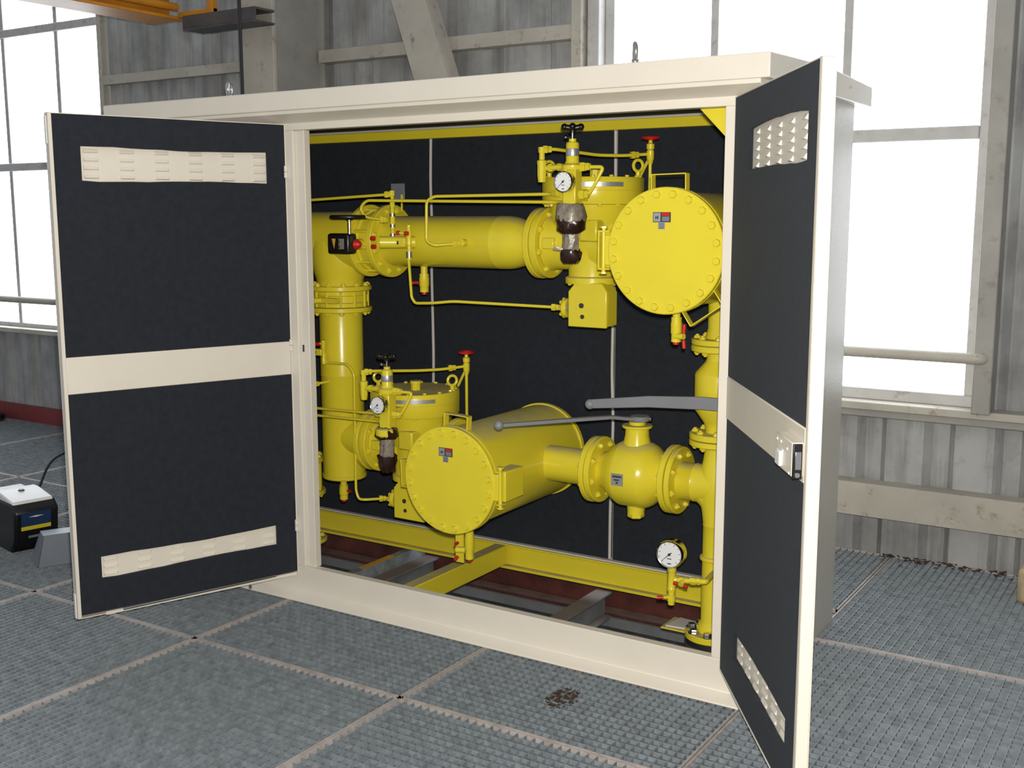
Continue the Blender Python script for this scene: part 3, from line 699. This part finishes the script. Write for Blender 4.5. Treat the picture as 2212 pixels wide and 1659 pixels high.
obj('pointer', MB().lathe((.014, .284, 1.402), (1, 0, 0), [(0, 0), (.022, 0), (.014, .016), (.006, .024), (0, .025)], 20), RED, gb)
obj('stem', MB().cyl((.0, .29, 1.402), (.0, .36, 1.402), .022, 16), YEL, bv1)
obj('shaft', MB().cyl((.004, .255, 1.44), (.004, .255, 1.507), .0075, 12), CHROME, gb)
hwm = MB()
hwm.torus((.004, .255, 1.510), (0, 0, 1), .069, .009, 40, 10)
for k in range(3): hwm.tube([(.004, .255, 1.508), (.004+.067*cos(2.1*k+.4), .255+.067*sin(2.1*k+.4), 1.510)], .006, n=8)
hwm.cyl((.004, .255, 1.498), (.004, .255, 1.515), .014, 16)
obj('hand_wheel', hwm, BLACK, gb, label='black gearbox hand wheel')
RXX = -.222
bv2 = butterfly('butterfly valve in the left vertical riser under the header elbow', (RXX, PYY, 1.168), (0, 0, 1), .134, .066, None, None)
gb2 = obj('gearbox', MB().box(-.35, -.240, .235, .30, 1.118, 1.215), BLACK, bv2, bev=.010)
obj('pointer', MB().lathe((-.240, .262, 1.168), (1, 0, 0), [(0, 0), (.036, 0), (.026, .018), (.012, .026), (0, .028)], 20), RED, gb2)
obj('stem', MB().cyl((-.24, .27, 1.166), (RXX+.02, .36, 1.166), .012, 12).box(-.22, -.13, .312, .345, 1.157, 1.177), YEL, bv2)

# ---- left header and elbow
lh = thing('outlet_header', 'large yellow outlet header and tee at the upper left', 'pipe', (-.3, PYY, 1.25))
obj('pipe', MB().lathe((0, PYY, HZ), (-1, 0, 0), [(.112, .06), (.118, .10), (.119, .14), (.119, .75), (.11, .79), (.07, .82), (0, .83)], 56), YEL, lh)
obj('branch', MB().lathe((RXX, PYY, HZ), (0, 0, -1), [(.122, 0), (.122, .06), (.118, .10), (.108, .14), (.100, .165), (.096, .20)], 56), YEL, lh)
flange(lh, (-.040, PYY, HZ), (-1, 0, 0), .148, .024, 12, Rb=.124)
flange(lh, (RXX, PYY, 1.203), (0, 0, 1), .134, .020, 12, Rb=.116)
obj('vent_pipe', MB().cyl((-.47, PYY, HZ+.10), (-.47, PYY, 1.72), .025, 24), YEL, lh)
# ---- left riser
lr = thing('riser_pipe', 'left vertical yellow riser with capped lower end and drain', 'pipe', (RXX, PYY, .35))
flange(lr, (RXX, PYY, 1.133), (0, 0, -1), .134, .020, 12, Rb=.116)
obj('pipe', MB().lathe((RXX, PYY, 0), (0, 0, 1), [(0, .385), (.092, .388), (.096, .393), (.096, .405), (.092, .408), (.092, .838), (.0935, .841), (.092, .844), (.092, 1.13)], 56), YEL, lr)
obj('branch', MB().cyl((RXX+.05, PYY, .575), (-.075, PYY, .575), .078, 40), YEL, lr)
flange(lr, (-.038, PYY, .575), (-1, 0, 0), .132, .024, 8, bolt=False); bolts(lr, (-.062, PYY, .575), (-1, 0, 0), .108, 8)
mini_valve(lr, (RXX+.01, PYY-.02, .385), (0, 0, -1), .092, .019, [((RXX+.045, PYY-.035, .338), (RXX+.060, PYY-.035, .336))])
# ---- far left pipe
fp = thing('outlet_pipe', 'slim yellow outlet pipe partly hidden by the left door post', 'pipe', (-.465, PYY, .06))
FX = -.468
obj('pipe', MB().cyl((FX, PYY, .07), (FX, PYY, 1.32), .0445, 32), YEL, fp)
flange(fp, (FX, PYY, .06), (0, 0, 1), .10, .018, 8, Rb=.078, a0=.1)
flange(fp, (FX, PYY, .43), (0, 0, 1), .10, .02, 8); flange(fp, (FX, PYY, .30), (0, 0, -1), .10, .02, 8)
for i in range(8): q = .3+i*pi/4; obj('stud', MB().cyl((FX+.08*cos(q), PYY+.08*sin(q), .30), (FX+.08*cos(q), PYY+.08*sin(q), .43), .008, 8), YEL, fp)
obj('spacer_body', MB().lathe((FX, PYY, 0), (0, 0, 1), [(.06, .30), (.06, .43)], 28), YEL, fp)
flange(fp, (FX, PYY, 1.22), (0, 0, 1), .075, .015, 6)

# ---- right vertical pipe with tee and its valve
RXP = 1.50
rp = thing('inlet_pipe', 'right vertical yellow inlet pipe with tee and bolted floor flange', 'pipe', (RXP, PYY, 0))
obj('pipe', MB().lathe((RXP, PYY, 0), (0, 0, 1), [(.058, .038), (.058, .056), (.0475, .074), (.0445, .079), (.0445, .30), (.052, .304), (.054, .310), (.052, .316), (.0445, .32), (.0445, .43), (.046, .432), (.0445, .434), (.050, .48), (.062, .54), (.066, .575), (.062, .61), (.050, .66), (.0445, .70), (.0445, .735)], 40), YEL, rp)
obj('tee_branch', MB().lathe((RXP, PYY, .575), (-1, 0, 0), [(.066, 0), (.068, .04), (.068, .075), (.0695, .077), (.068, .079), (.068, .15)], 40), YEL, rp)
# swept throat between branch and downpipe
th = MB(); vs = []; fs = []; n1, n2 = 10, 16
for i in range(n1+1):
    q = (pi/2)*i/n1; c = V((RXP-.10+.10*sin(q), PYY, .575-.10+.10*cos(q))) ; tdir = V((cos(q), 0, -sin(q))); nrm = V((sin(q), 0, cos(q)))
    r = .066-.020*i/n1
    for j in range(n2):
        w = 2*pi*j/n2; vs.append(c+nrm*(r*cos(w))+V((0, r*sin(w), 0)))
for i in range(n1):
    for j in range(n2): fs.append((i*n2+j, i*n2+(j+1) % n2, (i+1)*n2+(j+1) % n2, (i+1)*n2+j))
obj('tee_throat', th.add(vs, fs), YEL, rp)
flange(rp, (RXP-.152, PYY, .575), (1, 0, 0), .122, .020, 8)
flange(rp, (RXP, PYY, .74), (0, 0, -1), .10, .020, 8)
flange(rp, (RXP, PYY, .016), (0, 0, 1), .10, .024, 8, Rb=.078, me=BIGB, a0=.15)
obj('gasket', MB().lathe((RXP, PYY, -.002), (0, 0, 1), [(.04, 0), (.098, 0), (.098, .017), (.04, .017)], 36), RUBBER, rp)
obj('counter_flange', MB().lathe((RXP, PYY, -.034), (0, 0, 1), [(.04, 0), (.10, 0), (.10, .03), (.04, .03)], 36), DARKST, rp)
for i in range(8): q = .15+i*pi/4; obj('stud', MB().cyl((RXP-.078*sin(q), PYY+.078*cos(q), -.075), (RXP-.078*sin(q), PYY+.078*cos(q), -.033), .008, 8), ZINC, rp)
obj('bracket_plate', MB().box(RXP-.20, RXP-.07, PYY-.01, PYY+.11, .010, .016), YEL, rp, bev=.001)
obj('paper_scrap', MB().prism([(RXP-.185, PYY+.0, .0165), (RXP-.10, PYY+.01, .0165), (RXP-.08, PYY+.09, .0165), (RXP-.17, PYY+.10, .0165)], (0, 0, .006)), STRIP, rp)
# gauge connection
gx, gy = 1.404, .285
gt = thing('pressure_gauge', 'round chrome pressure gauge on small valve tee at the right pipe foot', 'gauge', (gx, gy, .18))
gauge(gt, (gx, gy-.012, .352), (0, -1, 0), .050, .045)
obj('gauge_tee', MB().hexa((gx, gy+.012, .290), (0, 0, 1), .015, .018).lathe((gx, gy+.012, 0), (0, 0, 1), [(0, .215), (.015, .215), (.016, .222), (.014, .225), (.014, .285), (.016, .288), (.016, .294), (0, .294)], 20).cyl((gx, gy+.012, .255), (gx+.03, gy+.025, .255), .012, 16), YEL, gt)
obj('bleed_valve', MB().lathe((gx, gy+.012, 0), (0, 0, -1), [(0, -.215), (.012, -.215), (.012, -.20), (.015, -.20), (.015, -.178), (.012, -.176), (.012, -.165), (0, -.165)], 16).cyl((gx, gy+.012, .19), (gx-.022, gy-.01, .193), .007, 10), YEL, gt)
obj('red_handle', MB().tube([(gx-.022, gy-.012, .193), (gx-.040, gy-.020, .191)], .0065, n=10), RED, gt)
sv = MB().cyl((gx+.02, gy+.012, .257), (1.52, .302, .266), .010, 14).hexa((gx+.032, gy+.012, .258), (1, 0, .07), .0145, .014).hexa((1.475, .30, .263), (1, 0, .07), .014, .02).hexa((1.498, .301, .265), (1, 0, .07), .013, .012).tube([(1.51, .301, .266), (1.528, .304, .267), (1.515, .41, .268)], .0105, .015, 12)
obj('isolating_valve', sv, YEL, gt)
for a, b_ in (((1.436, .278, .250), (1.420, .276, .252)), ((1.458, .278, .247), (1.472, .278, .245))): obj('red_handle', MB().tube([a, b_], .0065, n=10), RED, gt)
obj('handle_hub', MB().cyl((1.447, .298, .261), (1.447, .276, .250), .010, 12), YEL, gt)

# ---- ball valves
def ballvalve(label, c, ax, stem, prof, lever_pts, n=8, Rf=.124, half=.155, flat=None):
    t = thing('ball_valve', label, 'valve', c, 'ball valves with grey levers')
    c = V(c); a = V(ax).normalized(); s = V(stem).normalized()
    obj('body', MB().lathe(c, a, prof, 56), YEL, t)
    for sg in (-1, 1):
        flange(t, c+a*sg*(half-.022), a*sg, Rf, .022, n, bolt=False)
        bolts(t, c+a*sg*(half-.022), a*-sg, Rf*.80, n)
    return t
bc = V((1.187, PYY, .577))
b1 = ballvalve('horizontal yellow ball valve with thin grey lever beside lower vessel', bc, (1, 0, 0), (0, 0, 1), [(.066, -.15), (.068, -.122), (.082, -.103), (.108, -.074), (.119, -.054), (.122, -.044), (.122, .044), (.119, .054), (.108, .074), (.082, .103), (.068, .122), (.066, .15)], None, half=.158)
obj('stem_housing', MB().lathe(bc, (0, 0, 1), [(.054, .10), (.044, .145), (.043, .170), (.054, .173), (.056, .178), (.054, .183), (.030, .184), (.030, .196), (0, .196)], 32), YEL, b1)
obj('bottom_plug', MB().lathe(bc, (0, 0, -1), [(.036, .10), (.032, .140), (.032, .150), (0, .150)], 24).hexa(bc+V((0, 0, -.145)), (0, 0, -1), .031, .020), YEL, b1)
obj('data_plate', MB().prism([bc+V((-.042, -.1235, .022)), bc+V((.006, -.1235, .022)), bc+V((.006, -.1235, -.022)), bc+V((-.042, -.1235, -.022))], (0, .004, 0)), SILVER, b1)
obj('plate_print', MB().box(bc.x-.036, bc.x+.0, bc.y-.1245, bc.y-.1234, bc.z+.008, bc.z+.014).box(bc.x-.030, bc.x-.010, bc.y-.1245, bc.y-.1234, bc.z-.004, bc.z+.001).box(bc.x-.022, bc.x-.014, bc.y-.1245, bc.y-.1234, bc.z-.015, bc.z-.008), DARKP, b1)
def lever(t, hub, tip, z_up, w0, w1, th):
    hub = V(hub); tip = V(tip); d = tip-hub; L = d.length; d.normalize(); s = V((0, 0, 1)).cross(d).normalized(); Z = V((0, 0, 1))
    mb = MB().lathe(hub, (0, 0, 1), [(0, -.004), (.034, -.004), (.036, .0), (.036, .012), (.033, .015), (0, .015)], 28)
    st = [(0, 0, w0), (.05, .002, w0), (.12, z_up, w0*.8), (L*.55, z_up, (w0+w1)/2), (L-.01, z_up*.9, w1)]
    vs = []; fs = []
    for u, z, w in st:
        p = hub+d*u+Z*z
        vs += [p+s*w/2, p-s*w/2, p-s*w/2+Z*th, p+s*w/2+Z*th]
    for i in range(len(st)-1):
        for j in range(4): fs.append((4*i+j, 4*i+(j+1) % 4, 4*i+4+(j+1) % 4, 4*i+4+j))
    fs += [(0, 1, 2, 3), tuple(range(4*len(st)-4, 4*len(st)))]
    mb.add(vs, fs)
    e = hub+d*(L-.005)+Z*(z_up*.9+th/2); mb.sphere(e, .017, 16)
    obj('lever', mb, GREYP, t, bev=.002, label='grey steel lever')
lever(b1, (bc.x+.012, bc.y-.005, .780), (.885, -.02, .785), .012, .034, .020, .012)
obj('lever_screw', MB().cyl((bc.x+.05, bc.y+.0, .786), (bc.x+.058, bc.y+.0, .786), .007, 10), CHROME, b1)
vc = V((RXP, PYY, .908))
b2 = ballvalve('vertical yellow valve on right pipe with broad grey lever', vc, (0, 0, 1), (0, -1, 0), [(.044, -.15), (.046, -.12), (.054, -.105), (.082, -.065), (.085, -.055), (.085, .060), (.082, .068), (.050, .105), (.046, .115), (.046, .15)], None, Rf=.10, half=.165)
obj('stem_housing', MB().lathe(vc+V((.075, 0, -.02)), (0, -1, 0), [(.04, .05), (.034, .10), (.034, .115), (.042, .118), (.042, .125), (0, .125)], 28), YEL, b2)
lv = MB()
st = [(1.61, .022, 0), (1.50, .022, 0), (1.30, .020, -.012), (1.075, .0165, -.040)]
vs = []; fs = []
for x, h, dz in st:
    z = .888+dz
    vs += [(x, .300, z-h), (x, .314, z-h), (x, .314, z+h), (x, .300, z+h)]
for i in range(len(st)-1):
    for j in range(4): fs.append((4*i+j, 4*i+(j+1) % 4, 4*i+4+(j+1) % 4, 4*i+4+j))
fs += [(0, 1, 2, 3), (12, 13, 14, 15)]
lv.add(vs, fs).sphere((1.068, .307, .846), .0185, 16)
obj('lever', lv, GREYP, b2, bev=.003, label='broad grey steel lever')

# ---- small bore sensing lines
def line(label, pts, fits=(), r=.0058, bend=.028):
    t = tag(obj('sensing_line', MB().tube(pts, r, bend, 12), YEL), label, 'tube')
    for p, q in fits: obj('tube_fitting', fitting(MB(), p, q, r*1.25), YEL, t)
    return t
line('uppermost thin yellow tube entering behind the left door post', [(-.40, .30, 1.572), (.175, .30, 1.598)], [((.155, .30, 1.597), (.19, .30, 1.599))])
line('thin yellow tube looping round to the vertical fitting by the gearbox valve', [(1.01, .215, 1.548), (1.0, .24, 1.560), (.95, .27, 1.562), (.080, .27, 1.575), (.046, .27, 1.543), (.078, .27, 1.508), (.180, .27, 1.499)], [((.155, .27, 1.501), (.19, .27, 1.499)), ((1.03, .205, 1.548), (.99, .225, 1.548))])
line('thin yellow tube dropping in front of header pipe to a boss', [(.985, .205, 1.592), (.94, .25, 1.590), (.425, .25, 1.587), (.391, .25, 1.570), (.388, .25, 1.420), (.418, .255, 1.404), (.505, .335, 1.412)], [((.47, .306, 1.408), (.51, .335, 1.412)), ((.992, .205, 1.592), (.95, .22, 1.592))])
line('thin yellow tube from small valve down to upper regulator actuator', [(.255, .31, 1.36), (.252, .33, 1.195), (.270, .33, 1.174), (.356, .33, 1.178), (.444, .34, 1.188), (.872, .42, 1.177)], [((.845, .415, 1.178), (.88, .42, 1.177))])
line('lower pair of thin yellow tubes left of the lower pilot, upper one', [(-.42, .28, .712), (-.25, .28, .716), (.11, .27, .726), (.16, .235, .735)], [((.13, .25, .731), (.17, .23, .735))])
line('lower pair of thin yellow tubes left of the lower pilot, lower one', [(-.42, .26, .690), (-.25, .26, .690), (.15, .24, .702), (.20, .21, .712)], [((.17, .225, .708), (.21, .20, .712))])
line('thin yellow tube running down beside the left riser to lower actuator', [(-.208, .33, .95), (-.209, .33, .905), (-.085, .33, .907), (-.053, .33, .87), (-.057, .33, .372), (-.043, .33, .338), (-.015, .335, .338), (.048, .42, .335)], [((.02, .388, .337), (.06, .43, .335))])
line('short thin yellow tube meeting the left riser', [(-.42, .31, .80), (-.24, .31, .815), (-.22, .36, .82)], [((-.262, .31, .813), (-.22, .31, .816))])
# instrument manifold in front of the header
mf = thing('instrument_manifold', 'vertical instrument fittings with red handles before the header flange', 'valve', (.185, .30, 1.40))
obj('riser_fitting', MB().lathe((.187, .30, 0), (0, 0, 1), [(0, 1.42), (.010, 1.42), (.010, 1.44), (.007, 1.442), (.007, 1.46), (.010, 1.462), (.010, 1.515), (.0075, 1.517), (.0075, 1.545), (.010, 1.547), (.010, 1.575), (.007, 1.577), (.007, 1.590), (.010, 1.592), (.010, 1.612), (0, 1.612)], 8), YEL, mf)
for z in (1.470, 1.512, 1.434): obj('fitting_ring', MB().cyl((.187, .30, z), (.187, .30, z+.012), .0108, 12), ZINC, mf)
obj('manifold_block', MB().cyl((.150, .262, 1.412), (.255, .352, 1.412), .024, 20), YEL, mf)
obj('manifold_block', MB().box(.17, .25, .29, .305, 1.395, 1.430), YEL, mf, bev=.003)
for x in (.178, .207): obj('port', MB().box(x, x+.015, .287, .2905, 1.404, 1.418), DARKP, mf)
for z, x in ((1.428, .135), (1.396, .138)): obj('red_handle', MB().cyl((x, .25, z), (x-.004, .235, z), .009, 10), RED, mf)
iv = thing('instrument_valve', 'small upright yellow valve with two red ends before the header', 'valve', (.255, .33, 1.35))
obj('body', MB().lathe((.255, .315, 0), (0, 0, 1), [(0, 1.345), (.011, 1.345), (.011, 1.365), (.008, 1.367), (.008, 1.40), (.0105, 1.402), (.0105, 1.455), (.0085, 1.46), (.0085, 1.48), (0, 1.484)], 10), YEL, iv)
obj('fitting_ring', MB().cyl((.255, .315, 1.352), (.255, .315, 1.376), .0122, 14), ZINC, iv)
obj('cross_stem', MB().cyl((.205, .30, 1.449), (.255, .315, 1.447), .005, 10), YEL, iv)
obj('red_handle', MB().cyl((.218, .303, 1.449), (.206, .300, 1.449), .0085, 10), RED, iv); obj('red_handle', MB().cyl((.262, .302, 1.447), (.246, .300, 1.447), .0085, 10), RED, iv)
iv = thing('instrument_valve', 'small upright yellow valve with red ends on the left riser', 'valve', (-.21, .33, .93))
obj('body', MB().lathe((-.208, .32, 0), (0, 0, 1), [(0, .90), (.010, .90), (.010, .925), (.008, .93), (.008, .96), (.0105, .965), (.0105, 1.0), (0, 1.005)], 10), YEL, iv)
obj('cross_stem', MB().cyl((-.26, .315, .985), (-.208, .32, .985), .005, 10), YEL, iv)
for x in (-.252, -.222): obj('red_handle', MB().cyl((x, .305, .985), (x-.014, .303, .985), .0085, 10), RED, iv)
obj('manifold_block', MB().box(-.33, -.215, .31, .335, .935, .962), YEL, iv, bev=.003)
obj('upright_fitting', MB().lathe((-.305, .315, 0), (0, 0, 1), [(0, .955), (.011, .955), (.011, 1.0), (.008, 1.005), (.008, 1.025), (0, 1.03)], 10).cyl((-.305, .315, .90), (-.305, .315, .935), .008, 10), YEL, iv)
for x in (-.29, -.255): obj('port', MB().box(x, x+.014, .307, .3105, .942, .955), DARKP, iv)

# ================================================================= LOOSE THINGS
# black and white power unit at left
pu = thing('power_unit', 'black portable unit with white lid and blue label on the floor', 'machine', (-1.55, -.05, 0))
M = Matrix.Translation(V((-1.525, -.19, 0))) @ Matrix.Rotation(-.22, 4, 'Z')
hs = MB().prism([M @ V(p) for p in [(0, -.09, .06), (.02, -.09, .20), (-.02, -.09, .235), (-.40, -.09, .235), (-.40, -.09, .0), (-.06, -.09, .0)]], (M.to_3x3() @ V((0, .20, 0))))
obj('housing', hs, BLACK, pu, bev=.012)
obj('lid', MB().prism([M @ V(p) for p in [(-.01, -.085, .228), (-.02, -.085, .242), (-.16, -.085, .262), (-.22, -.085, .262), (-.26, -.085, .24), (-.22, -.085, .228)]], (M.to_3x3() @ V((0, .185, 0)))), WHITE, pu, bev=.006)
obj('lid_hole', MB().cyl(M @ V((-.15, .01, .255)), M @ V((-.15, .01, .2645)), .014, 16), DARKP, pu)
fx = lambda t, s: M @ V((.0012+.02*t, s, .06+.14*t))
lab = obj('label', MB().prism([fx(.95, -.062), fx(.95, .072), fx(.50, .072), fx(.50, -.062)], M.to_3x3() @ V((.0015, 0, 0))), BLUE, pu)
obj('label_stripe', MB().prism([fx(.49, -.062), fx(.49, .072), fx(.36, .072), fx(.36, -.062)], M.to_3x3() @ V((.0015, 0, 0))), YLAB, pu)
obj('label_mark', MB().prism([fx(.80, -.03), fx(.83, .005), fx(.80, .04), fx(.77, .005)], M.to_3x3() @ V((.0025, 0, 0))), STRIP, lab)
obj('vent_slot', MB().prism([fx(.16, -.03), fx(.16, .07), fx(.08, .07), fx(.08, -.03)], M.to_3x3() @ V((.001, 0, 0))), SHEET, pu)
br = thing('sheet_bracket', 'bent grey sheet-metal bracket in front of the power unit', 'bracket', (-1.25, -.25, 0))
M2 = Matrix.Translation(V((-1.31, -.33, 0))) @ Matrix.Rotation(1.1, 4, 'Z')
obj('face', MB().prism([M2 @ V(p) for p in [(0, 0, 0), (.30, 0, 0), (.24, 0, .135), (.03, 0, .135)]], M2.to_3x3() @ V((0, .004, 0))), SHEET, br)
obj('side', MB().prism([M2 @ V(p) for p in [(0, 0, 0), (.03, 0, .135), (.03, .09, .135), (-.01, .14, 0)]], M2.to_3x3() @ V((.004, 0, 0))), SHEET, br)
obj('top', MB().prism([M2 @ V(p) for p in [(.03, 0, .135), (.24, 0, .135), (.24, .09, .135), (.03, .09, .135)]], V((0, 0, .004))), SHEET, br)
tag(obj('electric_cable', MB().tube([(-1.72, -.02, .24), (-1.80, .10, .34), (-2.0, .5, .36), (-2.3, .9, .30), (-2.5, 1.3, .36), (-2.55, 1.6, .45)], .006, .15, 8), RUBBER), 'thin black cord rising from the power unit behind the left door', 'cable')
for k, (dx, dy, l) in enumerate(((0, 0, .9), (.10, .09, .8), (.16, -.06, .55))):
    tag(obj('round_bar', MB().lathe((-4.75+dx, 1.60+dy, .035), (-1, 0, 0), [(.012, 0), (.03, 0), (.03, l), (0, l)], 16), RUBBER), ('front short black tube lying by the red kick board', 'back black tube lying by the red kick board', 'middle black tube lying by the red kick board')[(1, 2, 0)[k]], 'tube', 'black tubes on the floor')
tag(obj('wood_block', MB().box(2.36, 2.62, 1.44, 1.62, 0.001, .145), WOOD, bev=.02), 'pale wooden block on the grating at the right edge', 'block')
rnd = random.Random(2); mb = MB()
for k in range(150):
    r = rnd.random()**.5; q = rnd.uniform(0, 6.28); x = 1.284+.045*r*cos(q); y = -.256+.075*r*sin(q)
    s = rnd.uniform(.004, .010); a = rnd.uniform(0, 6.28); z = -.012+rnd.random()*.012
    mb.prism([(x+s*cos(a+i*2.1), y+s*sin(a+i*2.1), z+rnd.uniform(0, .006)) for i in range(3)], (0, 0, .0015))
tag(obj('leaf_debris', mb, LEAF, kind='stuff'), 'brown leaf debris caught in the grating before the cabinet', 'debris')
mb = MB()
for k in range(160):
    x = rnd.uniform(1.75, 2.7); y = 1.83-abs(rnd.gauss(0, .05)); s = rnd.uniform(.006, .018); a = rnd.uniform(0, 6.28)
    mb.prism([(x+s*cos(a+i*2.1), y+s*sin(a+i*2.1), .002+rnd.uniform(0, .008)) for i in range(3)], (0, 0, .0015))
tag(obj('leaf_debris', mb, LEAF, kind='stuff'), 'line of brown leaf litter along the foot of the corrugated wall', 'debris')
